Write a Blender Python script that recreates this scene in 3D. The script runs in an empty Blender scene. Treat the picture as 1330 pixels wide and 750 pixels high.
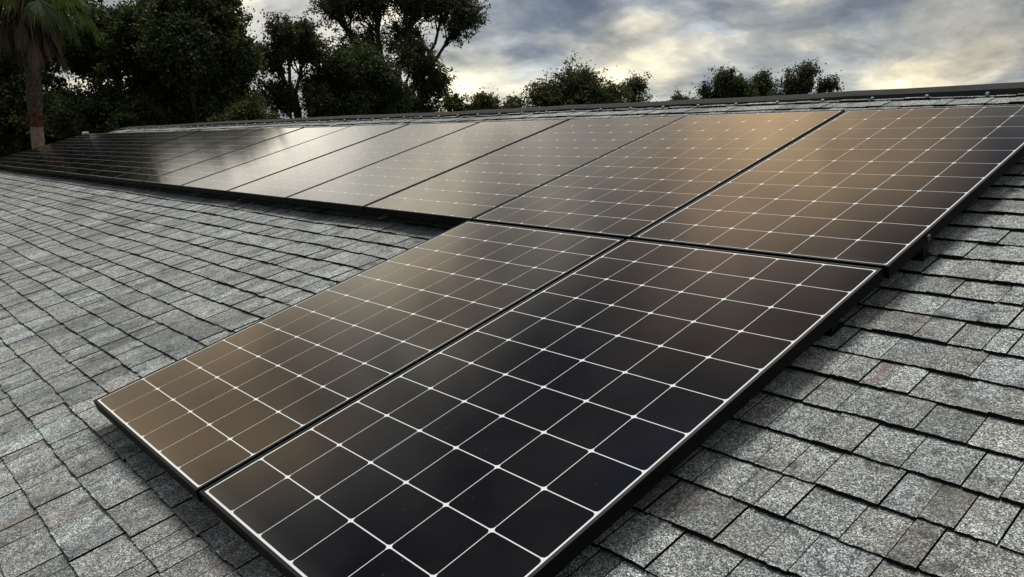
import bpy, math, random
import numpy as np
from mathutils import Vector, Matrix

random.seed(7)
rng = np.random.default_rng(7)
S = bpy.context.scene
COL = S.collection

# ------------------------------------------------------------------ frame of reference
PITCH = math.radians(18.43)            # a 4:12 roof
H0 = 4.4                               # height of the array's reference corner above the ground
A = Matrix.Translation((0, 0, H0)) @ Matrix.Rotation(PITCH, 4, 'X')   # roof frame -> world
ROOF = -0.11                           # shingle surface, in the roof frame (array top is z = 0)

# ------------------------------------------------------------------ camera
cam_d = bpy.data.cameras.new('camera')
cam = bpy.data.objects.new('camera', cam_d)
COL.objects.link(cam)
CAM_C = Vector((1.9881, -2.1550, 1.0648))
_w = Vector((1.9126, 0.6665, -0.7505))
_R = Matrix.Rotation(_w.length, 3, _w.normalized())      # rows: right, down, forward
M = Matrix((_R[0], -Vector(_R[1]), -Vector(_R[2]))).transposed().to_4x4()
cam.matrix_world = A @ Matrix.Translation(CAM_C) @ M
cam_d.sensor_width = 36.0
cam_d.lens = 36.0 * 1022.83 / 1330.0
cam_d.clip_start = 0.05
cam_d.clip_end = 2000.0
S.camera = cam
CAMW = cam.matrix_world.translation.copy()
CR = cam.matrix_world.to_3x3()


def ray(u, v):
    """world direction seen at a pixel of the 1330x750 photograph"""
    d = CR @ Vector(((u - 665) / 1022.83, -(v - 375) / 1022.83, -1.0))
    return d.normalized()


def at(u, v, dist):
    """world point at a horizontal distance from the viewpoint"""
    d = ray(u, v)
    return CAMW + d * (dist / math.hypot(d.x, d.y))


# ------------------------------------------------------------------ sky
W = bpy.data.worlds.new('World')
S.world = W
W.use_nodes = True
nt = W.node_tree
nt.nodes.clear()


def N(tree, typ, **kw):
    n = tree.nodes.new(typ)
    for k, v in kw.items():
        if k.startswith('i_'):
            n.inputs[int(k[2:])].default_value = v
        else:
            setattr(n, k, v)
    return n


def math_node(tree, op, a, b=None, clamp=False):
    n = tree.nodes.new('ShaderNodeMath')
    n.operation = op
    n.use_clamp = clamp
    for i, x in enumerate((a, b)):
        if x is None:
            continue
        if isinstance(x, (int, float)):
            n.inputs[i].default_value = x
        else:
            tree.links.new(x, n.inputs[i])
    return n.outputs[0]


def mix_col(tree, fac, a, b, blend='MIX'):
    n = tree.nodes.new('ShaderNodeMix')
    n.data_type = 'RGBA'
    n.blend_type = blend
    n.clamp_factor = True
    for i, x in ((0, fac), (6, a), (7, b)):
        if isinstance(x, (int, float)):
            n.inputs[i].default_value = x
        elif isinstance(x, (tuple, list)):
            n.inputs[i].default_value = (*x[:3], 1)
        else:
            tree.links.new(x, n.inputs[i])
    return n.outputs[2]


def ramp(tree, fac, stops, interp='LINEAR'):
    n = tree.nodes.new('ShaderNodeValToRGB')
    n.color_ramp.interpolation = interp
    cr = n.color_ramp
    while len(cr.elements) < len(stops):
        cr.elements.new(0.5)
    for e, (p, c) in zip(cr.elements, stops):
        e.position = p
        e.color = (*c, 1) if len(c) == 3 else c
    tree.links.new(fac, n.inputs[0])
    return n.outputs[0]


SUN_AZ, SUN_EL = math.radians(148), math.radians(68)     # az counted from +X towards +Y
L = nt.links
tc = N(nt, 'ShaderNodeTexCoord')
DIR = tc.outputs['Generated']
sky = N(nt, 'ShaderNodeTexSky')
sky.sky_type = 'NISHITA'
sky.sun_disc = False
sky.sun_elevation = SUN_EL
sky.sun_rotation = math.pi / 2 - SUN_AZ
sky.dust_density = 2.0
sep = N(nt, 'ShaderNodeSeparateXYZ')
L.new(DIR, sep.inputs[0])
zc = math_node(nt, 'ADD', math_node(nt, 'MAXIMUM', sep.outputs[2], 0.0), 0.28)
px = math_node(nt, 'DIVIDE', sep.outputs[0], zc)
py = math_node(nt, 'DIVIDE', sep.outputs[1], zc)
comb = N(nt, 'ShaderNodeCombineXYZ')
L.new(px, comb.inputs[0])
L.new(py, comb.inputs[1])


def noise(tree, vec, scale, detail=5.0, rough=0.55, dist=0.0, ofs=None):
    n = N(tree, 'ShaderNodeTexNoise')
    n.inputs['Scale'].default_value = scale
    n.inputs['Detail'].default_value = detail
    n.inputs['Roughness'].default_value = rough
    n.inputs['Distortion'].default_value = dist
    if ofs is not None:
        m = N(tree, 'ShaderNodeMapping')
        m.inputs['Location'].default_value = ofs
        tree.links.new(vec, m.inputs[0])
        vec = m.outputs[0]
    tree.links.new(vec, n.inputs['Vector'])
    return n


n_big = noise(nt, comb.outputs[0], 1.15, 5.0, 0.52, 0.25, (3.1, 7.7, 0))
n_fine = noise(nt, comb.outputs[0], 2.9, 6.0, 0.57, 0.35, (1.3, 2.2, 0))
cl = math_node(nt, 'ADD', math_node(nt, 'MULTIPLY', n_big.outputs[0], 0.66), math_node(nt, 'MULTIPLY', n_fine.outputs[0], 0.34))
clouds = ramp(nt, cl, [(0.36, (0.15, 0.18, 0.23)), (0.45, (0.26, 0.29, 0.33)), (0.52, (0.40, 0.415, 0.415)),
                       (0.58, (0.60, 0.58, 0.50)), (0.66, (0.88, 0.83, 0.66))])
# the direction, stirred a little so that the cloud banks have ragged borders
nv = noise(nt, comb.outputs[0], 2.0, 5.0, 0.55, 0.0, (9.0, 4.0, 0))
stir = N(nt, 'ShaderNodeVectorMath', operation='MULTIPLY_ADD')
sub = N(nt, 'ShaderNodeVectorMath', operation='SUBTRACT')
L.new(nv.outputs['Color'], sub.inputs[0])
sub.inputs[1].default_value = (0.5, 0.5, 0.5)
L.new(sub.outputs[0], stir.inputs[0])
stir.inputs[1].default_value = (0.30, 0.30, 0.20)
L.new(DIR, stir.inputs[2])
nrm = N(nt, 'ShaderNodeVectorMath', operation='NORMALIZE')
L.new(stir.outputs[0], nrm.inputs[0])


def azel(az, el):
    az, el = math.radians(az), math.radians(el)
    return (math.cos(az) * math.cos(el), math.sin(az) * math.cos(el), math.sin(el))


def bank(base, d, radius, colour, weight, squash=1.0, inner=0.0):
    """a cloud bank round one direction of the sky; squash > 1 makes it a flat band"""
    d = Vector(d).normalized()
    df = N(nt, 'ShaderNodeVectorMath', operation='SUBTRACT')
    L.new(nrm.outputs[0], df.inputs[0])
    df.inputs[1].default_value = d
    ml = N(nt, 'ShaderNodeVectorMath', operation='MULTIPLY')
    L.new(df.outputs[0], ml.inputs[0])
    ml.inputs[1].default_value = (1, 1, squash)
    ln = N(nt, 'ShaderNodeVectorMath', operation='LENGTH')
    L.new(ml.outputs[0], ln.inputs[0])
    mr = N(nt, 'ShaderNodeMapRange')
    mr.interpolation_type = 'SMOOTHSTEP'
    L.new(ln.outputs['Value'], mr.inputs[0])
    mr.inputs[1].default_value = math.radians(radius)
    mr.inputs[2].default_value = math.radians(radius) * inner
    mr.inputs[3].default_value = 0.0
    mr.inputs[4].default_value = weight
    return mix_col(nt, mr.outputs[0], base, colour)


c = clouds
# high sky ahead: heavy grey cloud
c = bank(c, azel(140, 62), 48, (0.085, 0.088, 0.105), 0.93, 1.0, 0.45)
c = bank(c, azel(148, 51), 8, (0.06, 0.10, 0.24), 0.85, 1.0, 0.2)
# bright thin cloud over the trees
c = bank(c, azel(154, 20), 24, (1.40, 1.26, 1.00), 0.9, 1.35, 0.2)
c = bank(c, azel(158, 16), 9, (2.0, 1.88, 1.62), 0.85, 1.2, 0.2)
c = bank(c, azel(131, 37), 15, (0.85, 0.64, 0.49), 0.85, 1.3, 0.1)
c = bank(c, azel(124, 28), 15, (1.62, 1.14, 0.64), 0.88, 1.3, 0.1)
c = bank(c, azel(154, 29), 9, (0.95, 0.74, 0.52), 0.7, 1.3, 0.1)
c = bank(c, azel(173, 24), 13, (0.92, 0.66, 0.40), 0.85, 1.3, 0.2)
# the part of the sky the photograph shows
c = bank(c, ray(705, -5), 7.5, (0.17, 0.21, 0.28), 0.92, 1.5)
c = bank(c, ray(610, 118), 10, (0.95, 0.89, 0.70), 0.88, 2.6)
c = bank(c, ray(830, 72), 7.5, (0.90, 0.82, 0.62), 0.88, 2.4)
c = bank(c, ray(700, 95), 4, (0.42, 0.50, 0.58), 0.6, 2.0)
c = bank(c, ray(1215, 65), 8, (0.95, 0.84, 0.60), 0.9, 1.9)
c = bank(c, ray(1010, 60), 7, (0.29, 0.325, 0.36), 0.75, 1.8)
c = bank(c, ray(930, 45), 2.5, (0.42, 0.50, 0.62), 0.6, 2.4)
c = bank(c, ray(1290, 20), 7, (0.36, 0.36, 0.33), 0.6, 1.8)
# unseen sky behind the photographer, kept dim to deepen shadows; brighter overhead
c = bank(c, azel(-60, 30), 75, (0.19, 0.205, 0.23), 0.92, 1.0, 0.3)
c = bank(c, azel(20, 74), 32, (0.75, 0.75, 0.74), 0.9, 1.0, 0.3)
grain = ramp(nt, math_node(nt, 'ADD', math_node(nt, 'MULTIPLY', n_fine.outputs[0], 0.55), math_node(nt, 'MULTIPLY', n_big.outputs[0], 0.45)),
             [(0.37, (0.54, 0.57, 0.61)), (0.46, (0.85, 0.86, 0.88)), (0.54, (1.08, 1.07, 1.04)), (0.63, (1.38, 1.34, 1.24))])
c = mix_col(nt, 1.0, c, grain, 'MULTIPLY')
puff = noise(nt, nrm.outputs[0], 7.5, 5.0, 0.55, 0.3, (5, 2, 7))
c = mix_col(nt, 1.0, c, ramp(nt, puff.outputs[0], [(0.36, (0.62, 0.63, 0.66)), (0.5, (1.0, 1.0, 1.0)), (0.64, (1.36, 1.32, 1.22))]), 'MULTIPLY')
scaled = mix_col(nt, 1.0, c, (10, 10, 10), 'MULTIPLY')
final = mix_col(nt, 0.94, sky.outputs[0], scaled)
bg = N(nt, 'ShaderNodeBackground')
L.new(final, bg.inputs[0])
bg.inputs[1].default_value = 0.1
outw = N(nt, 'ShaderNodeOutputWorld')
L.new(bg.outputs[0], outw.inputs[0])

sun_d = bpy.data.lights.new('sun', 'SUN')
sun_d.energy = 2.8
sun_d.angle = math.radians(20)
sun_d.color = (1.0, 0.965, 0.91)
sun = bpy.data.objects.new('sun', sun_d)
COL.objects.link(sun)
sun.rotation_euler = Vector(azel(math.degrees(SUN_AZ), math.degrees(SUN_EL))).to_track_quat('Z', 'Y').to_euler()

S.view_settings.view_transform = 'Standard'
S.view_settings.look = 'None'
S.view_settings.gamma = 1.0
S.view_settings.exposure = 0.28
S.view_settings.use_curve_mapping = False
S.cycles.max_bounces = 6
S.cycles.use_denoising = True


# ------------------------------------------------------------------ helpers
def new_mat(name):
    m = bpy.data.materials.new(name)
    m.use_nodes = True
    t = m.node_tree
    b = t.nodes['Principled BSDF']
    return m, t, b


def mesh_obj(name, verts, faces, mats, parent=None, mat_idx=None, smooth=False, attr=None, share=None):
    me = bpy.data.meshes.new(name)
    me.from_pydata([tuple(v) for v in verts], [], faces)
    for m in (mats if isinstance(mats, (list, tuple)) else [mats]):
        me.materials.append(m)
    if mat_idx is not None:
        me.polygons.foreach_set('material_index', np.asarray(mat_idx, dtype=np.int32))
    if smooth:
        me.polygons.foreach_set('use_smooth', np.ones(len(me.polygons), dtype=bool))
    if attr is not None:
        a = me.attributes.new('tint', 'FLOAT_COLOR', 'FACE')
        arr = np.ones((len(faces), 4), dtype=np.float32)
        arr[:, :3] = attr
        a.data.foreach_set('color', arr.ravel())
    me.update()
    o = bpy.data.objects.new(name, me)
    COL.objects.link(o)
    if parent is not None:
        o.parent = parent
    return o


def fast_mesh(name, verts, nper, mats, parent=None, attr=None):
    """faces with nper vertices each, no sharing"""
    verts = np.asarray(verts, dtype=np.float32).reshape(-1, 3)
    nf = len(verts) // nper
    me = bpy.data.meshes.new(name)
    me.vertices.add(len(verts))
    me.vertices.foreach_set('co', verts.ravel())
    me.loops.add(len(verts))
    me.loops.foreach_set('vertex_index', np.arange(len(verts), dtype=np.int32))
    me.polygons.add(nf)
    me.polygons.foreach_set('loop_start', np.arange(0, nf * nper, nper, dtype=np.int32))
    for m in (mats if isinstance(mats, (list, tuple)) else [mats]):
        me.materials.append(m)
    if attr is not None:
        a = me.attributes.new('tint', 'FLOAT_COLOR', 'FACE')
        arr = np.ones((nf, 4), dtype=np.float32)
        arr[:, :3] = attr
        a.data.foreach_set('color', arr.ravel())
    me.update(calc_edges=True)
    me.validate()
    o = bpy.data.objects.new(name, me)
    COL.objects.link(o)
    if parent is not None:
        o.parent = parent
    return o


def empty(name, matrix, label, cat, group=None):
    o = bpy.data.objects.new(name, None)
    o.empty_display_size = 0.1
    COL.objects.link(o)
    o.matrix_world = matrix
    tag(o, label, cat, group)
    return o


def tag(o, label, cat, group=None):
    o['label'] = label
    o['category'] = cat
    if group:
        o['group'] = group
    return o


class MB:
    """collects boxes and tubes for one mesh"""
    def __init__(s):
        s.v, s.f, s.m = [], [], []

    def box(s, x0, x1, y0, y1, z0, z1, mi=0, bev=0.0, xf=None):
        if bev > 0:
            b = bev
            rings = [(0, b), (b, 0)]
            prof = []
            ring = lambda z, k: [(x0 + k, y0 + k, z), (x1 - k, y0 + k, z), (x1 - k, y1 - k, z), (x0 + k, y1 - k, z)]
            layers = [ring(z0, b), ring(z0 + b, 0), ring(z1 - b, 0), ring(z1, b)]
            n0 = len(s.v)
            for l in layers:
                s.v += [Vector(p) if xf is None else xf @ Vector(p) for p in l]
            for a in range(3):
                for k in range(4):
                    i = n0 + a * 4 + k
                    j = n0 + a * 4 + (k + 1) % 4
                    s.f.append((i, j, j + 4, i + 4))
                    s.m.append(mi)
            s.f.append((n0 + 3, n0 + 2, n0 + 1, n0))
            s.f.append((n0 + 12, n0 + 13, n0 + 14, n0 + 15))
            s.m += [mi, mi]
            return
        n0 = len(s.v)
        P = [(x0, y0, z0), (x1, y0, z0), (x1, y1, z0), (x0, y1, z0), (x0, y0, z1), (x1, y0, z1), (x1, y1, z1), (x0, y1, z1)]
        s.v += [Vector(p) if xf is None else xf @ Vector(p) for p in P]
        for q in ((3, 2, 1, 0), (4, 5, 6, 7), (0, 1, 5, 4), (1, 2, 6, 5), (2, 3, 7, 6), (3, 0, 4, 7)):
            s.f.append(tuple(n0 + i for i in q))
            s.m.append(mi)

    def tube(s, pts, rad, sides=6, mi=0, cap=True):
        pts = [Vector(p) for p in pts]
        n0 = len(s.v)
        up = Vector((0.31, 0.17, 0.93))
        for i, p in enumerate(pts):
            d = (pts[min(i + 1, len(pts) - 1)] - pts[max(i - 1, 0)])
            d = d.normalized() if d.length > 1e-9 else Vector((0, 0, 1))
            a = d.cross(up)
            if a.length < 1e-3:
                a = d.cross(Vector((1, 0, 0)))
            a.normalize()
            b = d.cross(a)
            r = rad[i] if isinstance(rad, (list, tuple)) else rad
            for k in range(sides):
                t = 2 * math.pi * k / sides
                s.v.append(p + (a * math.cos(t) + b * math.sin(t)) * r)
        for i in range(len(pts) - 1):
            for k in range(sides):
                a0 = n0 + i * sides + k
                a1 = n0 + i * sides + (k + 1) % sides
                s.f.append((a0, a1, a1 + sides, a0 + sides))
                s.m.append(mi)
        if cap:
            s.f.append(tuple(n0 + k for k in range(sides))[::-1])
            s.f.append(tuple(n0 + (len(pts) - 1) * sides + k for k in range(sides)))
            s.m += [mi, mi]

    def build(s, name, mats, parent=None, smooth=False):
        return mesh_obj(name, s.v, s.f, mats, parent, s.m, smooth)


def roof_pt(x, y, z=0.0):
    return A @ Vector((x, y, z))


# ------------------------------------------------------------------ materials
def mat_shingle():
    m, t, b = new_mat('shingle granules')
    tcn = N(t, 'ShaderNodeTexCoord')
    obj = tcn.outputs['Object']
    vo = N(t, 'ShaderNodeTexVoronoi')
    vo.inputs['Scale'].default_value = 390
    t.links.new(obj, vo.inputs['Vector'])
    sepc = N(t, 'ShaderNodeSeparateColor')
    t.links.new(vo.outputs['Color'], sepc.inputs[0])
    g = ramp(t, sepc.outputs[0], [(0.0, (0.028, 0.030, 0.031)), (0.22, (0.085, 0.089, 0.09)), (0.5, (0.22, 0.228, 0.227)),
                                  (0.78, (0.42, 0.43, 0.42)), (1.0, (0.85, 0.86, 0.84))])
    nz = noise(t, obj, 60, 3, 0.6)
    nzr = ramp(t, nz.outputs[0], [(0.3, (0.72, 0.72, 0.72)), (0.7, (1.25, 1.25, 1.25))])
    g = mix_col(t, 1.0, g, nzr, 'MULTIPLY')
    at_ = N(t, 'ShaderNodeAttribute', attribute_name='tint')
    g = mix_col(t, 1.0, g, at_.outputs['Color'], 'MULTIPLY')
    # weathering: darker algae patches and faint brown and green stains
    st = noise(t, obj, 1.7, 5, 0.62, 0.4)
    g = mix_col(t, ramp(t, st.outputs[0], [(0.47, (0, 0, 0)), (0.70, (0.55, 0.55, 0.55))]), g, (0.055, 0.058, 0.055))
    st2 = noise(t, obj, 6.5, 4, 0.6, 0.2, (4, 1, 0))
    g = mix_col(t, ramp(t, st2.outputs[0], [(0.55, (0, 0, 0)), (0.75, (0.50, 0.50, 0.50))]), g, (0.19, 0.15, 0.12))
    # dark smudges a few centimetres across
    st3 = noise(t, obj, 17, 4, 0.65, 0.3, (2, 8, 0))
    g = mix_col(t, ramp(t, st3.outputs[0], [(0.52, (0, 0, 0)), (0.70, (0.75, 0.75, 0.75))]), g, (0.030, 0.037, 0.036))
    # pale lichen spots
    vs = N(t, 'ShaderNodeTexVoronoi')
    vs.inputs['Scale'].default_value = 3.1
    t.links.new(obj, vs.inputs['Vector'])
    wob = noise(t, obj, 70, 3, 0.6)
    dd = math_node(t, 'ADD', vs.outputs['Distance'], math_node(t, 'MULTIPLY', math_node(t, 'SUBTRACT', wob.outputs[0], 0.5), 0.10))
    g = mix_col(t, math_node(t, 'MULTIPLY', math_node(t, 'LESS_THAN', dd, 0.022), 0.65), g, (0.52, 0.47, 0.36))
    # a snapped red chalk line left by the installers, running up the slope
    so = N(t, 'ShaderNodeSeparateXYZ')
    t.links.new(obj, so.inputs[0])
    for x0, y0, y1 in ((0.990, -0.06, 0.11), (1.145, -0.45, -0.33)):
        inx = math_node(t, 'LESS_THAN', math_node(t, 'ABSOLUTE', math_node(t, 'SUBTRACT', so.outputs[0], x0)), 0.006)
        iny = math_node(t, 'MULTIPLY', math_node(t, 'GREATER_THAN', so.outputs[1], y0), math_node(t, 'LESS_THAN', so.outputs[1], y1))
        fac = math_node(t, 'MULTIPLY', math_node(t, 'MULTIPLY', inx, iny), math_node(t, 'MULTIPLY', nz.outputs[0], 0.9))
        g = mix_col(t, fac, g, (0.22, 0.07, 0.06))
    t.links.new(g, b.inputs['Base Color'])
    b.inputs['Roughness'].default_value = 0.85
    b.inputs['Specular IOR Level'].default_value = 0.25
    bp = N(t, 'ShaderNodeBump')
    bp.inputs['Strength'].default_value = 0.55
    bp.inputs['Distance'].default_value = 0.0016
    t.links.new(vo.outputs['Distance'], bp.inputs['Height'])
    t.links.new(bp.outputs[0], b.inputs['Normal'])
    return m


def mat_simple(name, col, rough=0.6, metal=0.0, spec=0.5, nscale=None, namp=0.25, bump=0.0, ior=None):
    m, t, b = new_mat(name)
    b.inputs['Roughness'].default_value = rough
    b.inputs['Metallic'].default_value = metal
    b.inputs['Specular IOR Level'].default_value = spec
    if ior:
        b.inputs['IOR'].default_value = ior
    if nscale:
        tcn = N(t, 'ShaderNodeTexCoord')
        nz = noise(t, tcn.outputs['Object'], nscale, 5, 0.6)
        lo = tuple(x * (1 - namp) for x in col)
        hi = tuple(min(1, x * (1 + namp)) for x in col)
        t.links.new(ramp(t, nz.outputs[0], [(0.3, lo), (0.7, hi)]), b.inputs['Base Color'])
        if bump:
            bp = N(t, 'ShaderNodeBump')
            bp.inputs['Strength'].default_value = bump
            bp.inputs['Distance'].default_value = 0.01
            t.links.new(nz.outputs[0], bp.inputs['Height'])
            t.links.new(bp.outputs[0], b.inputs['Normal'])
    else:
        b.inputs['Base Color'].default_value = (*col, 1)
    return m


def mat_glazed(name, col, dust=0.0):
    """cell or backsheet seen through anti-reflective solar glass"""
    m, t, b = new_mat(name)
    tcn = N(t, 'ShaderNodeTexCoord')
    b.inputs['IOR'].default_value = 1.36
    nz = noise(t, tcn.outputs['Object'], 3.0, 4, 0.6)
    b.inputs['Base Color'].default_value = (*col, 1)
    if dust:
        g = ramp(t, nz.outputs[0], [(0.35, tuple(x * 0.8 for x in col)), (0.75, tuple(x * 1.25 + 0.0008 for x in col))])
        t.links.new(g, b.inputs['Base Color'])
    # dust film, dried drips and a dirt line along the lower frame edge
    src = b.inputs['Base Color'].links[0].from_socket if b.inputs['Base Color'].links else col
    so = N(t, 'ShaderNodeSeparateXYZ')
    t.links.new(tcn.outputs['Object'], so.inputs[0])
    oi = N(t, 'ShaderNodeObjectInfo')
    mp = N(t, 'ShaderNodeVectorMath', operation='MULTIPLY_ADD')
    cmb = N(t, 'ShaderNodeCombineXYZ')
    for q in range(3):
        t.links.new(oi.outputs['Random'], cmb.inputs[q])
    t.links.new(cmb.outputs[0], mp.inputs[0])
    mp.inputs[1].default_value = (37, 53, 11)
    t.links.new(tcn.outputs['Object'], mp.inputs[2])
    d1 = noise(t, mp.outputs[0], 2.2, 6, 0.65, 0.3)
    d2 = noise(t, mp.outputs[0], 85, 2, 0.5)
    film = math_node(t, 'MULTIPLY', ramp(t, d1.outputs[0], [(0.42, (0, 0, 0)), (0.75, (1, 1, 1))]), 0.028)
    specks = math_node(t, 'MULTIPLY', math_node(t, 'GREATER_THAN', d2.outputs[0], 0.735), 0.10)
    edge = N(t, 'ShaderNodeMapRange')
    t.links.new(so.outputs[1], edge.inputs[0])
    edge.inputs[1].default_value, edge.inputs[2].default_value = 0.055, 0.008
    edge.inputs[3].default_value, edge.inputs[4].default_value = 0.0, 0.11
    dirt = math_node(t, 'MULTIPLY', edge.outputs[0], ramp(t, d1.outputs[0], [(0.3, (0.2, 0.2, 0.2)), (0.7, (1, 1, 1))]))
    fac = math_node(t, 'ADD', math_node(t, 'ADD', film, specks), dirt, True)
    t.links.new(mix_col(t, fac, src, (0.22, 0.205, 0.18)), b.inputs['Base Color'])
    rr = N(t, 'ShaderNodeMapRange')
    t.links.new(nz.outputs[0], rr.inputs[0])
    rr.inputs[1].default_value, rr.inputs[2].default_value = 0.3, 0.7
    rr.inputs[3].default_value, rr.inputs[4].default_value = 0.09, 0.12
    t.links.new(rr.outputs[0], b.inputs['Roughness'])
    return m


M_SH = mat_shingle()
M_EDGE = mat_simple('asphalt edge', (0.012, 0.012, 0.013), 0.9, spec=0.1)  # cut asphalt is black; darkened further to strengthen weak shadow lines between courses
M_DECK = mat_simple('roof felt', (0.02, 0.02, 0.021), 0.95, spec=0.1)
M_CELL = mat_glazed('solar cell', (0.0020, 0.0019, 0.0034), 1)
M_BACK = mat_glazed('white backsheet', (0.70, 0.73, 0.73))
M_RIBBON = mat_glazed('tinned ribbon', (0.22, 0.24, 0.26))
M_UNDER = mat_simple('panel underside', (0.03, 0.03, 0.03), 0.7)
M_FRAME = mat_simple('black anodised aluminium', (0.004, 0.004, 0.0045), 0.6, 0.0, 0.06)
M_LIP = mat_simple('black anodised frame face', (0.007, 0.0075, 0.008), 0.5, 0.0, 0.14)
M_STEEL = mat_simple('grey galvanised metal', (0.32, 0.33, 0.34), 0.45, 0.7, nscale=40)
M_BLKMET = mat_simple('black coated metal', (0.008, 0.008, 0.009), 0.6, spec=0.2)
M_CLAMP = mat_simple('dull grey metal', (0.10, 0.105, 0.11), 0.5, 0.5)
M_VENT = mat_simple('charcoal ridge vent', (0.022, 0.023, 0.024), 0.85, spec=0.15, nscale=9, namp=0.3)
M_VENTD = mat_simple('vent louvre', (0.012, 0.012, 0.013), 0.8)
M_WALL = mat_simple('painted siding', (0.48, 0.45, 0.39), 0.8, nscale=3, namp=0.08)
M_TRIM = mat_simple('white trim paint', (0.72, 0.71, 0.68), 0.6)
M_WIN = mat_simple('window glass', (0.02, 0.025, 0.03), 0.05)

# ------------------------------------------------------------------ ground
gs = 600
gv, gf = [], []
n = 48
for i in range(n + 1):
    for j in range(n + 1):
        x, y = -gs + 2 * gs * i / n, -gs + 2 * gs * j / n
        gv.append((x, y, 0.0))
for i in range(n):
    for j in range(n):
        a = i * (n + 1) + j
        gf.append((a, a + n + 1, a + n + 2, a + 1))
mg, tg, bgn = new_mat('lawn')
tcg = N(tg, 'ShaderNodeTexCoord')
n1 = noise(tg, tcg.outputs['Object'], 0.5, 6, 0.65)
n2 = noise(tg, tcg.outputs['Object'], 22, 4, 0.6)
gc = ramp(tg, n1.outputs[0], [(0.3, (0.035, 0.045, 0.018)), (0.6, (0.06, 0.075, 0.03)), (0.8, (0.10, 0.09, 0.05))])
gc = mix_col(tg, 0.6, gc, ramp(tg, n2.outputs[0], [(0.3, (0.4, 0.4, 0.4)), (0.7, (1.3, 1.3, 1.3))]), 'MULTIPLY')
tg.links.new(gc, bgn.inputs['Base Color'])
bgn.inputs['Roughness'].default_value = 0.95
ground = mesh_obj('ground', gv, gf, mg)
ground['kind'] = 'structure'

# ------------------------------------------------------------------ house
RX0, RX1 = -15.17, 7.0
RY0, RIDGE = -6.2, 2.565
EXPO, PHASE = 0.1370, -0.590
house = empty('house', Matrix.Translation((-4.0, 0, 0)), 'low house under a grey asphalt shingle roof that carries the solar array', 'house')
HI = house.matrix_world.inverted()

ridge_w = A @ Vector((0, RIDGE, ROOF))
MIR = Matrix.Translation((0, ridge_w.y, 0)) @ Matrix.Scale(-1, 4, (0, 1, 0)) @ Matrix.Translation((0, -ridge_w.y, 0))


def roof_frame(o):
    """parents a mesh written in the roof frame to the house"""
    o.parent = house
    o.matrix_parent_inverse = HI
    o.matrix_basis = A
    return o


# deck slabs under the shingles
mb = MB()
for xf in (A, MIR @ A):
    mb.box(RX0 + 0.012, RX1 - 0.012, RY0 + 0.02, RIDGE - 0.002, ROOF - 0.060, ROOF - 0.010, 0, xf=HI @ xf)
roof = mb.build('roof', [M_DECK], house)


def waviness(x, i):
    return 0.004 * math.sin(0.9 * x + 1.7 * i) + 0.003 * math.sin(2.3 * x - 0.6 * i + 1.0) + 0.0025 * math.sin(5.1 * x + 2.9 * i)


def sag(x, y):
    return 0.0035 * math.sin(1.1 * x + 0.4) * math.sin(1.9 * y) + 0.0025 * math.sin(2.7 * x + y * 1.3)


def shingles(name, detail):
    vs, fs, ms, tint = [], [], [], []
    i0 = math.floor((RY0 - PHASE) / EXPO)
    i1 = math.floor((RIDGE - PHASE) / EXPO)
    for i in range(i0, i1 + 1):
        yb = PHASE + i * EXPO
        if yb < RY0:
            yb = RY0
        x = RX0 + random.uniform(-0.1, 0)
        prev_hi = False
        while x < RX1:
            w = random.choice((random.uniform(0.055, 0.08), random.uniform(0.085, 0.12), random.uniform(0.10, 0.145)))
            x0, x1 = max(x, RX0), min(x + w, RX1)
            x += w
            if x1 - x0 < 0.015:
                continue
            hi = (random.random() < 0.5) if not prev_hi else (random.random() < 0.35)
            prev_hi = hi
            th = random.uniform(0.0125, 0.0155) if hi else random.uniform(0.0095, 0.0115)
            gap = random.choice((0.0010, 0.0026, 0.0038, 0.0048))
            xa, xb = x0 + gap * 0.5, x1 - gap * 0.5
            yo = random.uniform(-0.0022, 0.0022) + (-0.002 if hi else 0.0)
            ye = min(PHASE + (i + 1) * EXPO + 0.018, RIDGE + 0.01)
            near = detail and xa > -4.5
            seg = 8 if near else (2 if detail else 1)
            b = random.gauss(0.91, 0.15)
            b = max(0.62, min(1.25, b))
            hue = random.random()
            if hue < 0.20:
                cc = (1.035, 0.99, 0.955)
            elif hue < 0.38:
                cc = (0.97, 1.01, 0.995)
            elif hue < 0.52:
                cc = (0.98, 1.0, 1.015)
            else:
                cc = (1.0, 1.0, 0.99)
            cc = (cc[0] * b * 0.97, cc[1] * b, cc[2] * b * 1.0)
            n0 = len(vs)
            for k in range(seg + 1):
                xx = xa + (xb - xa) * k / seg
                jit = random.gauss(0, 0.0010) if near else 0
                wv = waviness(xx, i)
                sg = sag(xx, yb)
                y0 = yb + yo + wv + jit
                vs.append((xx, y0 + 0.001, ROOF - 0.012))
                vs.append((xx, y0, ROOF + th + sg - 0.004 + (random.uniform(-0.0006, 0.0006) if near else 0)))
                vs.append((xx, ye + wv, ROOF - 0.0035 + sag(xx, ye) + (0.003 if hi else 0)))
            for k in range(seg):
                a = n0 + 3 * k
                fs.append((a, a + 3, a + 4, a + 1))
                ms.append(1)
                fs.append((a + 1, a + 4, a + 5, a + 2))
                ms.append(0)
            a = n0
            fs.append((a, a + 1, a + 2))
            ms.append(1)
            a = n0 + 3 * seg
            fs.append((a, a + 2, a + 1))
            ms.append(1)
            tint += [cc] * (2 * seg + 2)
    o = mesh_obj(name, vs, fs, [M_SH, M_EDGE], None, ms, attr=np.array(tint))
    return o


front = shingles('shingle_courses', True)
front.parent = roof
front.matrix_parent_inverse = HI
front.matrix_basis = A
back = shingles('shingle_courses', False)
back.data.flip_normals()
back.parent = roof
back.matrix_parent_inverse = HI
back.matrix_basis = MIR @ A
roof['label'] = 'grey laminated asphalt shingle roof'

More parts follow.
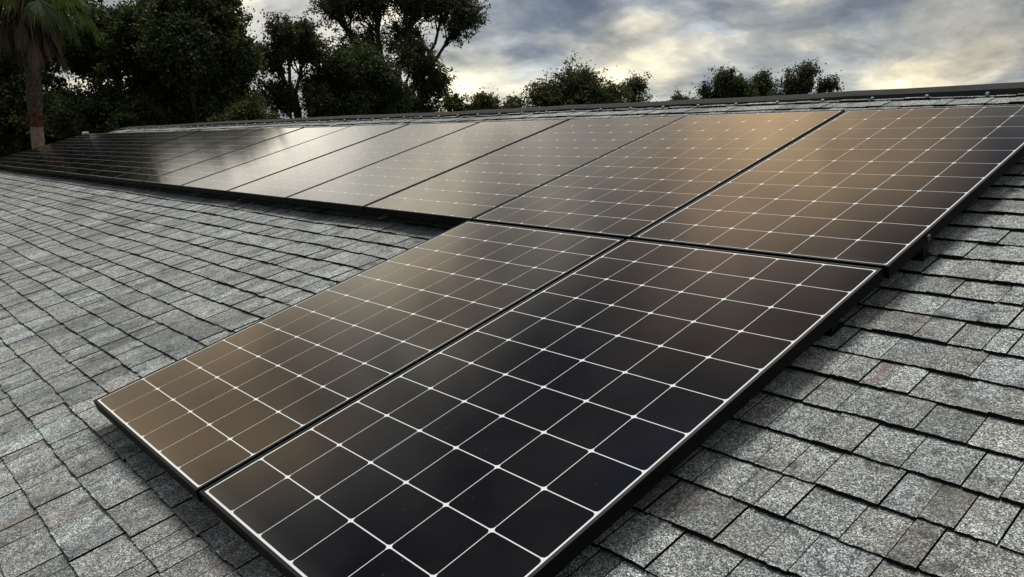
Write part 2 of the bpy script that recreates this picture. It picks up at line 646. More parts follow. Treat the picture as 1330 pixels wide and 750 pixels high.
# ridge vent: low shingle-over vent running along the ridge, written in world space
mb = MB()
yr, zr = ridge_w.y, ridge_w.z


def ridge_profile(x, half, rise, thick):
    """points across the ridge, front to back, following both slopes"""
    tn = math.tan(PITCH)
    out = []
    for sgn in (-1, 1):
        pass
    f = [(-half, -half * tn - 0.004), (-half, -half * tn + rise * 0.82), (-half + 0.012, -half * tn + rise * 1.02), (-0.03, rise * 1.08 - 0.03 * tn),
         (0, rise * 1.10 - 0.004)]
    return f + [(-p, q) for p, q in f[-2::-1]]


xs = np.arange(-14.72, RX1 - 0.1, 0.30)
prof0 = ridge_profile(0, 0.105, 0.030, 0)
npf = len(prof0)
vv, ff, mm = [], [], []
for ix, x in enumerate(xs):
    wob_ = 0.004 * (1 if ix % 4 == 0 else 0) + 0.006 * math.sin(0.55 * x + 0.3) + 0.003 * math.sin(1.7 * x)
    for p, q in prof0:
        vv.append(HI @ Vector((x, yr + p, zr + q + wob_)))
for ix in range(len(xs) - 1):
    for k in range(npf - 1):
        a = ix * npf + k
        ff.append((a, a + npf, a + npf + 1, a + 1))
        mm.append(1 if k in (0, npf - 2) else 0)
ff.append(tuple(range(npf))[::-1])
ff.append(tuple((len(xs) - 1) * npf + k for k in range(npf)))
mm += [0, 0]
# flange lip and the nail heads along it
mesh_obj('ridge_vent', vv, ff, [M_VENT, M_VENTD], roof, mm)
mb = MB()
x = -14.5
while x < RX1 - 0.2:
    y = RIDGE - 0.128
    mb.box(x, x + 0.016, y - 0.008, y + 0.012, ROOF + 0.004, ROOF + 0.020, 0, 0.003, xf=HI @ A)
    x += 0.305
mb.build('vent_clip', [M_STEEL], roof)['kind'] = 'stuff'
# cap shingles at the bare far end of the ridge
mb = MB()
for k in range(4):
    x0 = RX0 + 0.01 + k * 0.12
    for xf in (A, MIR @ A):
        mb.box(x0, x0 + 0.16, RIDGE - 0.14, RIDGE + 0.002, ROOF + 0.006 + 0.003 * k, ROOF + 0.013 + 0.003 * k, 0, xf=HI @ xf)
mb.build('ridge_cap', [M_SH], roof)
# rake boards and eave fascia
mb = MB()
for xf in (A, MIR @ A):
    mb.box(RX0 - 0.024, RX0 + 0.010, RY0, RIDGE - 0.004, ROOF - 0.20, ROOF - 0.014, 0, xf=HI @ xf)
    mb.box(RX1 - 0.010, RX1 + 0.024, RY0, RIDGE - 0.004, ROOF - 0.20, ROOF - 0.014, 0, xf=HI @ xf)
    mb.box(RX0 + 0.012, RX1 - 0.012, RY0 - 0.02, RY0 + 0.018, ROOF - 0.19, ROOF - 0.016, 0, xf=HI @ xf)
mb.build('rake_trim', [M_TRIM], roof)
# walls
eave = A @ Vector((0, RY0 + 0.5, ROOF - 0.06))
yb_ = 2 * yr - eave.y
z_e = eave.z
z_r = zr - 0.062 / math.cos(PITCH)
xa, xb = RX0 + 0.35, RX1 - 0.35
pent = [(eave.y, 0.0), (yb_, 0.0), (yb_, z_e), (yr, z_r), (eave.y, z_e)]
wv_ = [HI @ Vector((x, y, z)) for x in (xa, xb) for y, z in pent]
mesh_obj('wall', wv_, [(4, 3, 2, 1, 0), (5, 6, 7, 8, 9), (0, 5, 9, 4), (2, 7, 6, 1)], [M_WALL], house)
for x0 in (-11.5, -6.5, -1.0, 3.5):
    mb = MB()
    y0 = eave.y - 0.012
    for a, b_, c_, d_ in ((x0, x0 + 1.2, 0.85, 0.92), (x0, x0 + 1.2, 1.93, 2.0), (x0, x0 + 0.07, 0.92, 1.93), (x0 + 1.13, x0 + 1.2, 0.92, 1.93),
                          (x0 + 0.58, x0 + 0.62, 0.92, 1.93)):
        mb.box(a, b_, y0 - 0.03, y0 + 0.01, c_, d_, xf=HI)
    w_ = mb.build('window', [M_TRIM], house)
    mb = MB()
    mb.box(x0 + 0.071, x0 + 1.129, y0 - 0.008, y0 + 0.008, 0.921, 1.929, xf=HI)
    mb.build('pane', [M_WIN], w_)

# ------------------------------------------------------------------ solar panels
CP = 0.1605                            # cell pitch
NC, NR = 6, 11
PPITCH = 1.0069
MARG = 0.0155
PW, PH = NC * CP + 2 * MARG, NR * CP + 2 * MARG
LIP, FH = 0.0105, 0.040


def frame_mesh():
    bev = 0.0012
    loops = []

    def ring(k, z):
        return [(k, k, z), (PW - k, k, z), (PW - k, PH - k, z), (k, PH - k, z)]
    loops = [ring(0, -FH), ring(0, -bev), ring(bev, 0), ring(LIP - 0.0006, 0), ring(LIP, -0.0006), ring(LIP, -0.007)]
    v = [p for l in loops for p in l]
    f = []
    for a in range(len(loops) - 1):
        for k in range(4):
            i, j = a * 4 + k, a * 4 + (k + 1) % 4
            f.append((i, j, j + 4, i + 4))
    # lower return flange
    n0 = len(v)
    v += ring(0.028, -FH)
    for k in range(4):
        j = (k + 1) % 4
        f.append((j, k, n0 + k, n0 + j))
    me = bpy.data.meshes.new('frame')
    me.from_pydata(v, [], f)
    me.materials.append(M_FRAME)
    me.materials.append(M_LIP)
    for k in range(8, 12):
        me.polygons[k].material_index = 1
    me.update()
    return me


def laminate_mesh(ribbon=False):
    v, f, m = [], [], []
    z0, z1 = -0.0024, -0.0020
    a, b, c_, d = LIP - 0.001, PW - LIP + 0.001, LIP - 0.001, PH - LIP + 0.001
    v += [(a, c_, z0), (b, c_, z0), (b, d, z0), (a, d, z0), (a, c_, -0.0065), (b, c_, -0.0065), (b, d, -0.0065), (a, d, -0.0065)]
    f += [(0, 1, 2, 3), (7, 6, 5, 4)]
    m += [1, 2]
    gx, gy, ch = 0.0013, 0.0017, 0.0092
    for i in range(NC):
        for j in range(NR):
            x0, x1 = MARG + i * CP + gx, MARG + (i + 1) * CP - gx
            y0, y1 = MARG + j * CP + gy, MARG + (j + 1) * CP - gy
            n0 = len(v)
            pts = [(x0 + ch, y0), (x1 - ch, y0), (x1 - ch * .3, y0 + ch * .3), (x1, y0 + ch), (x1, y1 - ch), (x1 - ch * .3, y1 - ch * .3), (x1 - ch, y1),
                   (x0 + ch, y1), (x0 + ch * .3, y1 - ch * .3), (x0, y1 - ch), (x0, y0 + ch), (x0 + ch * .3, y0 + ch * .3)]
            v += [(x, y, z1) for x, y in pts]
            f.append(tuple(range(n0, n0 + 12)))
            m.append(0)
    if ribbon:                          # one wide tinned ribbon showing between two cells
        x0 = MARG + 2 * CP
        y0 = MARG + (NR - 9) * CP
        n0 = len(v)
        v += [(x0 - 0.003, y0 + 0.006, -0.0016), (x0 + 0.003, y0 + 0.006, -0.0016), (x0 + 0.003, y0 + CP - 0.006, -0.0016), (x0 - 0.003, y0 + CP - 0.006, -0.0016)]
        f.append((n0, n0 + 1, n0 + 2, n0 + 3))
        m.append(3)
    me = bpy.data.meshes.new('cell_sheet')
    me.from_pydata(v, [], f)
    for q in (M_CELL, M_BACK, M_UNDER, M_RIBBON):
        me.materials.append(q)
    me.polygons.foreach_set('material_index', np.array(m, dtype=np.int32))
    me.update()
    return me


FRAME_ME, LAM_ME, LAM_RIB = frame_mesh(), laminate_mesh(), laminate_mesh(True)


def panel(x, y, label, group, lam=LAM_ME, tilt=(0, 0), z=0.0):
    t = empty('solar_panel', A @ Matrix.Translation((x, y, z)) @ Matrix.Rotation(math.radians(tilt[0]), 4, 'X') @ Matrix.Rotation(math.radians(tilt[1]), 4, 'Y'),
              label, 'solar panel', group)
    for nm, me in (('frame', FRAME_ME), ('cell_sheet', lam)):
        o = bpy.data.objects.new(nm, me)
        COL.objects.link(o)
        o.parent = t
    return t


ORD = ['rightmost', 'second', 'third', 'fourth', 'fifth', 'sixth', 'seventh', 'eighth', 'ninth', 'tenth', 'eleventh', 'twelfth', 'thirteenth', 'fourteenth',
       'fifteenth', 'sixteenth']
UP_LAB = {
    0: 'large black panel at the right end of the upper row, golden cloud reflected',
    1: 'black solar panel of the upper row straight above the lower left panel',
    2: 'third solar panel from the right end of the upper row, left of the lower ones',
    15: 'farthest black solar panel, at the left end of the upper row before the palm trunk',
}
GU = 'solar panels of the long upper row'
for k in range(16):
    lab = UP_LAB.get(k) or ('%s black solar panel from the right end of the upper row, %s' %
                            (ORD[k], 'mirroring pale cloud' if k < 9 else 'mirroring dark trees'))
    panel(0.0093 - MARG - k * PPITCH, 1.8145 - NR * CP - MARG, lab, GU, tilt=(random.gauss(0, .06), random.gauss(0, .06)))
GL = 'solar panels of the short lower row'
panel(-MARG, -NR * CP - MARG, 'nearest black solar panel with white cell lines, lower row, right of its neighbour', GL, LAM_RIB)
panel(-1.0069 - MARG, -0.0035 - NR * CP - MARG, 'lower row solar panel with a brown sheen, at the left corner nearest the bare shingles', GL)


# ------------------------------------------------------------------ mounting hardware
def foot(x, y, label):
    t = empty('mounting_foot', A @ Matrix.Translation((x, y, ROOF + 0.006)), label, 'mounting bracket', 'feet that carry the solar array')
    mb = MB()
    mb.box(-0.05, 0.024, -0.032, 0.032, 0.0, 0.005, 0, 0.001)
    mb.build('base_plate', [M_BLKMET], t)
    mb = MB()
    mb.box(0.012, 0.018, -0.022, 0.022, 0.006, 0.066, 0, 0.001)
    mb.box(-0.03, 0.0115, -0.022, 0.022, 0.058, 0.0632, 0, 0.001)
    mb.build('upright', [M_BLKMET], t)
    mb = MB()
    mb.tube([(-0.02, 0, 0.006), (-0.02, 0, 0.014)], 0.009, 6)
    mb.build('bolt', [M_STEEL], t)
    return t


foot(0.952, 0.345, 'black L-shaped foot under the right edge of the upper right panel')
foot(0.925, -0.225, 'black L-shaped foot under the right edge of the nearest panel')
t = empty('edge_clip', A @ Matrix.Translation((0.187, -1.7811 - 0.002, -0.034)), 'thin dark metal clip along the lower edge of the nearest panel', 'clip')
mb = MB()
mb.box(-0.07, 0.07, -0.005, 0.0005, -0.006, 0.002, 0, 0.001)
mb.build('strip', [M_CLAMP], t)
mb = MB()
mb.tube([(0.03, -0.005, -0.002), (0.03, -0.007, -0.002)], 0.003, 6)
mb.build('screw', [M_STEEL], t)
t = empty('frame_clamp', A @ Matrix.Translation((0.0093 - MARG + PW + 0.003, 0.315, -0.018)), 'small grey clamp on the right side of the upper right panel', 'clamp')
mb = MB()
mb.box(-0.002, 0.004, -0.009, 0.009, -0.010, 0.008, 0, 0.001)
mb.build('jaw', [M_CLAMP], t)
mb = MB()
mb.tube([(0.004, 0, -0.002), (0.006, 0, -0.002)], 0.003, 6)
mb.build('screw', [M_BLKMET], t)


# ------------------------------------------------------------------ trees
def mat_leaf(name, dark, mid, light, trans=0.25):
    m, t, b = new_mat(name)
    at_ = N(t, 'ShaderNodeAttribute', attribute_name='tint')
    sp = N(t, 'ShaderNodeSeparateColor')
    t.links.new(at_.outputs['Color'], sp.inputs[0])
    colr = ramp(t, sp.outputs[0], [(0.0, dark), (0.5, mid), (1.0, light)])
    t.links.new(colr, b.inputs['Base Color'])
    b.inputs['Roughness'].default_value = 0.6
    b.inputs['Specular IOR Level'].default_value = 0.25
    tr = N(t, 'ShaderNodeBsdfTranslucent')
    t.links.new(colr, tr.inputs[0])
    mx = N(t, 'ShaderNodeMixShader')
    mx.inputs[0].default_value = trans
    t.links.new(b.outputs[0], mx.inputs[1])
    t.links.new(tr.outputs[0], mx.inputs[2])
    t.links.new(mx.outputs[0], t.nodes['Material Output'].inputs[0])
    return m


M_OAK = mat_leaf('oak leaves', (0.022, 0.032, 0.010), (0.046, 0.064, 0.018), (0.115, 0.132, 0.036), 0.38)
M_FAR = mat_leaf('far leaves', (0.030, 0.040, 0.016), (0.062, 0.076, 0.028), (0.125, 0.137, 0.05), 0.4)
M_YEL = mat_leaf('yellow green leaves', (0.035, 0.045, 0.010), (0.07, 0.082, 0.018), (0.15, 0.15, 0.03))
M_BARK = mat_simple('dark bark', (0.045, 0.037, 0.030), 0.9, spec=0.15, nscale=12, namp=0.5, bump=0.6)


def leaves(centres, radii, per, size, seed, flat=0.75, tone=0.5):
    """leaf sprays: many small pointed leaves round each twig end"""
    r = np.random.default_rng(seed)
    nC = len(centres)
    tot = nC * per
    c_ = np.repeat(centres, per, axis=0)
    rr = np.repeat(radii, per)[:, None]
    d = r.normal(size=(tot, 3))
    d /= np.linalg.norm(d, axis=1, keepdims=True)
    pos = c_ + d * rr * np.abs(r.normal(0, 0.75, (tot, 1))) * np.array([1, 1, flat])
    ax = r.normal(size=(tot, 3)) * 0.9 + d * 0.6
    ax[:, 2] -= 0.25
    ax /= np.linalg.norm(ax, axis=1, keepdims=True)
    sd = np.cross(ax, r.normal(size=(tot, 3)))
    sd /= np.linalg.norm(sd, axis=1, keepdims=True) + 1e-9
    l = size * r.uniform(0.6, 1.35, (tot, 1))
    w = l * r.uniform(0.34, 0.52, (tot, 1))
    q = np.stack([pos, pos + ax * l * 0.5 + sd * w, pos + ax * l, pos + ax * l * 0.5 - sd * w], axis=1)
    ct = np.repeat(np.clip(r.normal(tone, 0.17, nC), 0, 1), per)
    tn = np.clip(ct + r.normal(0, 0.14, tot), 0, 1)
    return q.reshape(-1, 3), np.repeat(tn[:, None], 3, axis=1)


def tree(name, label, base, lobes, nclump, per, lsize, trunk_r, mat, seed, cat='tree', group=None, fork=0.45, clump_r=0.42, shell=0.5, tone=0.5, twig=0.012,
         bare=0, per_bough=22, spread=0.16, fill=0.0):
    """lobes: (centre, (rx, ry, rz), share). A trunk forks into one limb per lobe, limbs into boughs, boughs into the twigs that bear the sprays."""
    r = np.random.default_rng(seed)
    rd = random.Random(seed)
    base = Vector(base)
    top = sum((Vector(l[0]) for l in lobes), Vector()) / len(lobes)
    root = empty(name, Matrix.Translation(base), label, cat, group)
    tb = MB()
    low = min(l[0][2] - l[1][2] for l in lobes)
    hgt = max(l[0][2] for l in lobes) - base.z
    fz = base.z + max(hgt * fork, 0.3)
    f = Vector((base.x * 0.6 + top.x * 0.4, base.y * 0.6 + top.y * 0.4, fz))
    mid = (base + f) / 2 + Vector((rd.uniform(-.2, .2), rd.uniform(-.2, .2), 0)) * trunk_r * 3
    tb.tube([base - Vector((0, 0, 0.1)), base + (mid - base) * 0.1, mid, f], [trunk_r * 1.5, trunk_r * 1.12, trunk_r * 0.95, trunk_r * 0.8], 9)
    C_, R_ = [], []
    for lc, lr, share in lobes:
        lc = Vector(lc)
        n = max(3, int(nclump * share))
        # limb from the fork into the lobe, slightly crooked
        k1 = f.lerp(lc, 0.5) + Vector((rd.uniform(-1, 1), rd.uniform(-1, 1), rd.uniform(-.3, .8))) * 0.12 * (lc - f).length
        lr_ = trunk_r * (0.35 + 0.35 * min(1, share * 2))
        tb.tube([f - Vector((0, 0, trunk_r * .3)), k1, lc], [lr_, lr_ * 0.72, lr_ * 0.4], 7)
        nb = max(6, int(n / per_bough))
        bough = []
        for q in range(nb):
            d = Vector(r.normal(size=3)).normalized()
            k_ = rd.uniform(0.4, 1.0) * (rd.uniform(1.15, 1.4) if rd.random() < 0.22 else 1.0)
            e = lc + Vector((d.x * lr[0], d.y * lr[1], d.z * lr[2])) * k_
            s = k1.lerp(lc, rd.uniform(0.2, 1.0))
            m_ = s.lerp(e, 0.5) + Vector((rd.uniform(-1, 1), rd.uniform(-1, 1), rd.uniform(-.2, 1))) * 0.12 * (e - s).length
            tb.tube([s, m_, e], [lr_ * 0.40, lr_ * 0.26, lr_ * 0.10], 5)
            bough.append((s, m_, e))
        sig = spread * (lr[0] * lr[1] * lr[2]) ** (1 / 3)
        for q in range(n):
            s, m_, e = bough[q % nb]
            if r.random() < fill:
                d = r.normal(size=3)
                d /= np.linalg.norm(d)
                k_ = r.random() ** 0.45
                p = Vector((lc.x + d[0] * lr[0] * k_, lc.y + d[1] * lr[1] * k_, lc.z + d[2] * lr[2] * k_))
            else:
                p = m_.lerp(e, r.uniform(0.2, 1.15)) + Vector(r.normal(size=3)) * sig
            if p.z < base.z + 0.25:
                p.z = base.z + 0.25 + r.random() * 0.4
            C_.append(p)
            R_.append(clump_r * r.uniform(0.55, 1.35))
            if q % 3 == 0 or bare:
                a_ = m_.lerp(e, rd.uniform(0.0, 0.9))
                h_ = a_.lerp(p, 0.55) + Vector(r.normal(size=3)) * 0.08 * (p - a_).length
                tb.tube([a_, h_, p], [twig * 1.7, twig * 1.2, twig * 0.6], 3, cap=False)
    tb.v = [v - base for v in tb.v]
    tb.build('trunk', [M_BARK], root, smooth=True)
    q, tn = leaves(np.array([list(p - base) for p in C_]), np.array(R_), per, lsize, seed + 1, tone=tone)
    fast_mesh('crown', q, 4, [mat], root, tn)
    return root


LS = 1.45


def lobe(u, v, dist, wu, wv, share, depth=None):
    """a lobe of foliage seen round pixel (u, v), half-size wu x wv pixels, at a distance"""
    p = at(u, v, dist * LS)
    k = (p - CAMW).length / 1022.83
    rx = wu * k
    return (tuple(p), (rx, depth * rx if depth else rx, wv * k), share)


def ground_at(u, dist):
    p = at(u, 190, dist * LS)
    return Vector((p.x, p.y, 0.0))


TG = 'trees standing behind the house'
DENSE = dict(group=TG, clump_r=0.34, per_bough=26, spread=0.20, fill=0.45)
OPEN = dict(clump_r=0.24, twig=0.018, bare=1, per_bough=13, spread=0.24, fill=0.35)
# broad dark oaks on the left
tree('oak_tree', 'dark dense oak behind the palm trunk at the left border', ground_at(-20, 27),
     [lobe(-45, 50, 27, 90, 60, .28), lobe(15, 150, 26, 70, 50, .25), lobe(65, 25, 28, 60, 45, .25), lobe(95, 160, 27, 50, 36, .22)],
     2500, 66, 0.11, 0.28, M_OAK, 11, tone=0.36, **DENSE)
tree('oak_tree', 'broad dark oak with sky showing through the gap beside the palm', ground_at(150, 25),
     [lobe(160, 42, 25, 52, 26, .22), lobe(215, 75, 25, 50, 48, .26), lobe(118, 60, 26.5, 34, 34, .12), lobe(165, 150, 24.5, 70, 30, .26), lobe(235, 135, 25.5, 45, 36, .14)],
     2500, 66, 0.11, 0.30, M_OAK, 12, tone=0.40, **DENSE)
tree('oak_tree', 'tallest dark round-topped oak, its right side against open sky', ground_at(268, 24),
     [lobe(255, 12, 24, 50, 36, .26), lobe(288, 75, 24, 40, 40, .24), lobe(240, 60, 23, 36, 40, .18), lobe(290, 142, 24, 48, 26, .2), lobe(218, 15, 25, 34, 30, .12)],
     2500, 66, 0.11, 0.30, M_OAK, 13, tone=0.42, **DENSE)
tree('yellow_shrub', 'yellow-green bushy shrub low in front of the dark oaks', ground_at(318, 21),
     [lobe(318, 152, 21, 20, 14, .5), lobe(288, 162, 21.3, 20, 10, .3), lobe(345, 160, 21, 16, 10, .2)],
     420, 50, 0.075, 0.07, M_YEL, 14, cat='shrub', clump_r=0.2, tone=0.3, spread=0.25)
tree('young_oak', 'smaller open oak with sky showing between its branches', ground_at(400, 27),
     [lobe(375, 42, 27, 34, 14, .24), lobe(398, 62, 27, 36, 16, .22), lobe(352, 72, 27, 20, 20, .14), lobe(362, 125, 27, 30, 22, .20), lobe(415, 112, 27.5, 22, 22, .20)],
     1700, 15, 0.095, 0.22, M_OAK, 15, group=TG, tone=0.42, **OPEN)
tree('tall_tree', 'tall spreading tree whose feathery top leaves the picture', ground_at(508, 30),
     [lobe(432, 4, 30, 36, 20, .15), lobe(482, -10, 30, 44, 30, .2), lobe(545, -4, 30, 42, 30, .2), lobe(600, 22, 30, 32, 24, .16), lobe(580, -8, 31, 40, 18, .12),
      lobe(470, 52, 30, 30, 20, .1), lobe(520, 45, 30.5, 30, 16, .07)],
     2500, 11, 0.10, 0.26, M_OAK, 16, group=TG, tone=0.42, fork=0.5, **OPEN)
tree('leafy_tree', 'dark leafy tree under the right side of the tall spreading tree', ground_at(548, 28.5),
     [lobe(540, 72, 28.5, 32, 22, .32), lobe(560, 102, 28.5, 26, 28, .36), lobe(540, 138, 28.5, 36, 16, .32)],
     1200, 20, 0.095, 0.2, M_OAK, 17, group=TG, tone=0.42, clump_r=0.27, twig=0.02, per_bough=18, spread=0.15, fill=0.1)
tree('oak_tree', 'round dark oak in the middle, below the tall spreading tree', ground_at(465, 27),
     [lobe(465, 92, 27, 44, 26, .4), lobe(440, 138, 27, 46, 24, .3), lobe(500, 128, 27, 34, 28, .3)],
     1900, 50, 0.105, 0.22, M_OAK, 18, tone=0.40, **DENSE)
# low growth and trees beyond the ridge
LS = 1.15
tree('round_bush', 'low green bush just above the ridge right of the dark oaks', ground_at(628, 34),
     [lobe(629, 137, 34, 27, 13, .55), lobe(598, 144, 34, 22, 14, .45)], 420, 50, 0.09, 0.09, M_YEL, 19, cat='bush', clump_r=0.24, tone=0.3, spread=0.2)
tree('small_bush', 'small pale bush between the low green bush and the wide tree', ground_at(662, 36),
     [lobe(664, 138, 36, 22, 11, 1.0)], 200, 40, 0.09, 0.07, M_FAR, 20, cat='bush', clump_r=0.24, spread=0.2)
TR = 'trees rising beyond the roof ridge'
FAR = dict(group=TR, clump_r=0.25, twig=0.014, bare=1, per_bough=10, spread=0.30)
tree('wide_tree', 'wide bushy tree rising beyond the middle of the ridge', ground_at(750, 38),
     [lobe(752, 108, 38, 30, 18, .36), lobe(712, 124, 38, 30, 13, .22), lobe(785, 126, 38, 30, 15, .22), lobe(745, 150, 38, 62, 20, .3)],
     1900, 20, 0.09, 0.22, M_FAR, 21, tone=0.5, fill=0.15, **FAR)
tree('thin_tree', 'thin loose tree touching the right side of the wide bushy tree', ground_at(822, 40),
     [lobe(822, 112, 40, 16, 11, .42), lobe(822, 140, 40, 28, 18, .58)], 450, 17, 0.09, 0.14, M_FAR, 22, tone=0.55, **FAR)
tree('small_tree', 'tiny tree top showing alone over the ridge', ground_at(884, 48),
     [lobe(884, 129, 48, 12, 5, .5), lobe(884, 150, 48, 16, 14, .5)], 240, 24, 0.1, 0.12, M_FAR, 23, tone=0.5, **FAR)
tree('bushy_tree', 'dense dark tree at the left of the trio over the ridge', ground_at(945, 36),
     [lobe(946, 106, 36, 16, 11, .36), lobe(928, 118, 36, 20, 7, .2), lobe(968, 118, 36, 16, 8, .2), lobe(945, 142, 36, 32, 18, .3)],
     850, 24, 0.09, 0.16, M_OAK, 24, tone=0.5, **FAR)
tree('thin_tree', 'thin open tree in the middle of the trio over the ridge', ground_at(992, 37),
     [lobe(990, 104, 37, 11, 9, .42), lobe(995, 135, 37, 20, 20, .58)], 340, 17, 0.09, 0.13, M_FAR, 25, tone=0.5, **FAR)
tree('leaning_tree', 'wispy tree at the right of the trio, its top leaning right', ground_at(1035, 36),
     [lobe(1034, 104, 36, 17, 11, .32), lobe(1050, 90, 36, 13, 5, .16), lobe(1074, 109, 36, 12, 4.5, .14), lobe(1032, 140, 36, 34, 20, .38)],
     640, 18, 0.09, 0.15, M_FAR, 26, tone=0.5, **FAR)
# a belt of woodland far behind closes the low gaps
belt_c, belt_r = [], []
rb = np.random.default_rng(99)
for u in np.arange(-260, 2100, 7.0):
    for q in range(9):
        dd_ = rb.uniform(46, 56)
        p = at(u + rb.uniform(-6, 6), 190, dd_)
        belt_c.append((p.x, p.y, rb.uniform(0.3, 5.9 if u < 330 else 4.9)))
        belt_r.append(rb.uniform(0.7, 1.2))
q, tn = leaves(np.array(belt_c), np.array(belt_r), 60, 0.26, 98, tone=0.3)
belt = fast_mesh('woodland', q, 4, [M_OAK], None, tn)
belt['kind'] = 'stuff'
tag(belt, 'dark woodland mass low behind the oaks', 'woodland')

# ------------------------------------------------------------------ palm
M_PTR = mat_simple('pale palm trunk', (0.22, 0.16, 0.115), 0.9, spec=0.15, nscale=9, namp=0.35, bump=0.5)
M_BOOT = mat_simple('palm leaf bases', (0.075, 0.060, 0.050), 0.9, spec=0.15, nscale=14, namp=0.5, bump=0.4)
M_RUST = mat_simple('rust brown fibre', (0.085, 0.040, 0.022), 0.9, spec=0.15, nscale=16, namp=0.6, bump=0.6)
M_FROND = mat_leaf('palm frond', (0.022, 0.036, 0.009), (0.048, 0.074, 0.017), (0.11, 0.145, 0.034), 0.32)
M_DEAD = mat_leaf('dead palm frond', (0.045, 0.030, 0.020), (0.085, 0.055, 0.034), (0.15, 0.105, 0.065), 0.2)
PD = 19.5
LS = 1.0
pb = ground_at(49, PD)
ptop = at(32, -30, PD + 0.2)
palm = empty('palm_tree', Matrix.Translation(pb), 'fan palm with a hanging skirt of dead fronds and a rust-brown band on its trunk', 'palm')
rp = random.Random(5)


def paxis(z):
    t_ = (z - pb.z) / (ptop.z - pb.z)
    s = Vector((ptop.x - pb.x, ptop.y - pb.y, 0)) * (max(t_, 0.0) ** 1.4)
    return Vector((s.x, s.y, z - pb.z))


z_rust0 = at(45, 163, PD).z
z_rust1 = at(43, 146, PD).z
KP = PD / 1022.83 * 1.0
r_tr = 6.4 * KP


def ring_trunk(z0, z1, rfun, nz, sides=14, jit=0.0):
    mbt = MB()
    for i in range(nz + 1):
        z = z0 + (z1 - z0) * i / nz
        c0 = paxis(z)
        for k in range(sides):
            a = 2 * math.pi * k / sides
            r_ = rfun(z) * (1 + rp.uniform(-jit, jit))
            mbt.v.append(c0 + Vector((math.cos(a) * r_, math.sin(a) * r_, 0)))
    for i in range(nz):
        for k in range(sides):
            a0 = i * sides + k
            a1 = i * sides + (k + 1) % sides
            mbt.f.append((a0, a1, a1 + sides, a0 + sides))
            mbt.m.append(0)
    return mbt


ring_trunk(-0.05, z_rust0 + 0.05, lambda z: r_tr * (1.0 + 0.25 * math.exp(-z)), 40, jit=0.025).build('trunk', [M_PTR], palm, True)
mbr = ring_trunk(z_rust0 - 0.03, z_rust1, lambda z: r_tr * 1.09, 8, jit=0.08)
for k in range(16):                    # torn fibre ends
    a = rp.uniform(0, 6.28)
    z = rp.uniform(z_rust0, z_rust1)
    c0 = paxis(z)
    o_ = Vector((math.cos(a), math.sin(a), 0))
    mbr.tube([c0 + o_ * r_tr * 0.9, c0 + o_ * r_tr * 1.25 + Vector((0, 0, 0.02)), c0 + o_ * r_tr * rp.uniform(1.3, 1.6) + Vector((0, 0, rp.uniform(-.12, .05)))],
             [0.05, 0.035, 0.012], 5)
mbr.build('rust_band', [M_RUST], palm)
mbb = ring_trunk(z_rust1 - 0.01, ptop.z, lambda z: r_tr * 1.0, 24, jit=0.03)
z = z_rust1 + 0.02
row = 0
while z < ptop.z - 0.2:
    for k in range(9):                 # cut leaf bases in a criss-cross
        a = 2 * math.pi * (k + 0.5 * (row % 2)) / 9 + rp.uniform(-.08, .08)
        c0 = paxis(z)
        o_ = Vector((math.cos(a), math.sin(a), 0))
        sd_ = Vector((-math.sin(a), math.cos(a), 0))
        w0, w1 = 0.062, 0.030
        i0 = len(mbb.v)
        top_ = c0 + Vector((0, 0, 0.12)) + o_ * r_tr * rp.uniform(1.14, 1.36)
        for p in (c0 + o_ * r_tr * 1.02 - sd_ * w0, c0 + o_ * r_tr * 1.02 + sd_ * w0, top_ + sd_ * w1, top_ - sd_ * w1,
                  c0 + Vector((0, 0, 0.13)) + o_ * r_tr - sd_ * w1, c0 + Vector((0, 0, 0.13)) + o_ * r_tr + sd_ * w1):
            mbb.v.append(p)
        for q in ((0, 1, 2, 3), (3, 2, 5, 4), (0, 3, 4), (1, 5, 2)):
            mbb.f.append(tuple(i0 + e for e in q))
            mbb.m.append(0)
    z += 0.085
    row += 1
mbb.build('leaf_bases', [M_BOOT], palm)


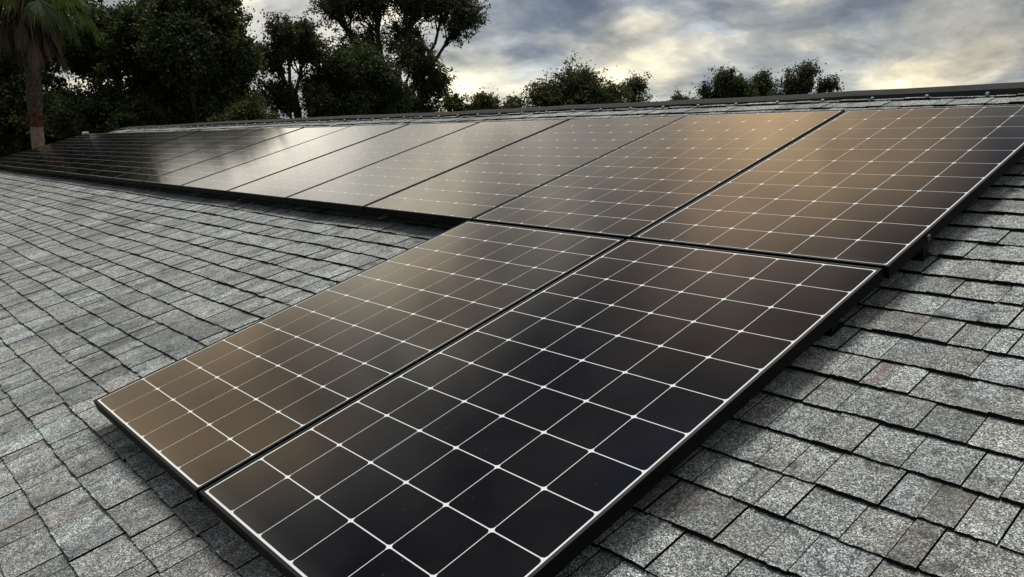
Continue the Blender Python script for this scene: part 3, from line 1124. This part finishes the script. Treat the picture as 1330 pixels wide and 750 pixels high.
def frond(name, az, el, length, fan, droop, mat, seed, nl=26, z_off=0.0, narrow=1.0, tone=0.5):
    """fan frond: a petiole, then narrow blades fanned round its tip and drooping at the ends"""
    rf = random.Random(seed)
    c0 = paxis(ptop.z + z_off)
    o_ = Vector((math.cos(az), math.sin(az), 0))
    side = Vector((-math.sin(az), math.cos(az), 0))
    d = (o_ * math.cos(el) + Vector((0, 0, math.sin(el)))).normalized()
    quads, tint = [], []

    def strip(pts, ws, sdv, tn):
        for i in range(len(pts) - 1):
            quads.extend([pts[i] - sdv * ws[i], pts[i] + sdv * ws[i], pts[i + 1] + sdv * ws[i + 1], pts[i + 1] - sdv * ws[i + 1]])
            tint.append(tn)
    p0 = c0 + o_ * r_tr * 0.9
    p1 = p0 + d * length * 0.5
    p2 = p1 + (d + Vector((0, 0, -droop * 0.5))).normalized() * length * 0.25
    strip([p0, p1, p2], [0.028, 0.018, 0.014], side, min(1, tone + 0.4))
    d2 = (p2 - p1).normalized()
    nrm_ = d2.cross(side).normalized()
    for k in range(nl):
        a = (k / (nl - 1) - 0.5) * 2 * fan
        bd = (d2 * math.cos(a) + side * math.sin(a) * narrow).normalized()
        bl = fan_len = length * rf.uniform(0.62, 0.85) * (1 - 0.25 * abs(a) / fan)
        q1 = p2 + bd * bl * 0.5 + Vector((0, 0, -droop * 0.10 * bl))
        q2 = q1 + (bd * 0.8 + Vector((0, 0, -droop * 0.55))).normalized() * bl * 0.30
        q3 = q2 + (bd * 0.35 + Vector((rf.uniform(-.2, .2), rf.uniform(-.2, .2), -droop * 1.2))).normalized() * bl * 0.25
        sv = bd.cross(nrm_ + Vector((rf.uniform(-.4, .4), rf.uniform(-.4, .4), 0))).normalized()
        strip([p2, q1, q2, q3], [0.008, 0.021, 0.014, 0.003], sv, max(0, min(1, rf.gauss(tone, 0.15))))
    v = np.array([list(x) for x in quads])
    return fast_mesh(name, v, 4, [mat], palm, np.repeat(np.array(tint)[:, None], 3, axis=1))


for k in range(26):
    az = k * 2.399963 + rp.uniform(-.2, .2)
    el = math.radians(75 - 125 * (k / 25) + rp.uniform(-8, 8))
    frond('frond', az, el, rp.uniform(0.95, 1.2), 1.15, 0.55 + 0.5 * k / 25, M_FROND, 300 + k, z_off=0.15 - 0.25 * k / 25, tone=0.45)
for k in range(46):
    az = k * 2.399963 + 0.7
    el = math.radians(rp.uniform(-84, -48))
    frond('dead_frond', az, el, rp.uniform(0.62, 0.95), 0.6, 1.2, M_DEAD, 400 + k, nl=15, z_off=rp.uniform(-0.65, 0.0), narrow=0.55, tone=rp.uniform(0.2, 0.6))

# ------------------------------------------------------------------ small white box beyond the far end of the roof
wp = at(111, 175, 21.0)
t = empty('utility_box', Matrix.Translation((wp.x, wp.y, 0)), 'small white box with a dark square, on a post past the array’s far end', 'box')
mb = MB()
mb.box(-0.03, 0.03, -0.03, 0.03, -0.05, wp.z - 0.05, 0, 0.004)
mb.build('post', [M_STEEL], t)
mb = MB()
mb.box(-0.055, 0.055, -0.055, 0.055, wp.z - 0.05, wp.z + 0.06, 0, 0.006)
bx = mb.build('housing', [M_TRIM], t)
mb = MB()
mb.box(0.056, 0.060, -0.02, 0.03, wp.z - 0.02, wp.z + 0.03, 0)
mb.build('port', [M_BLKMET], bx)
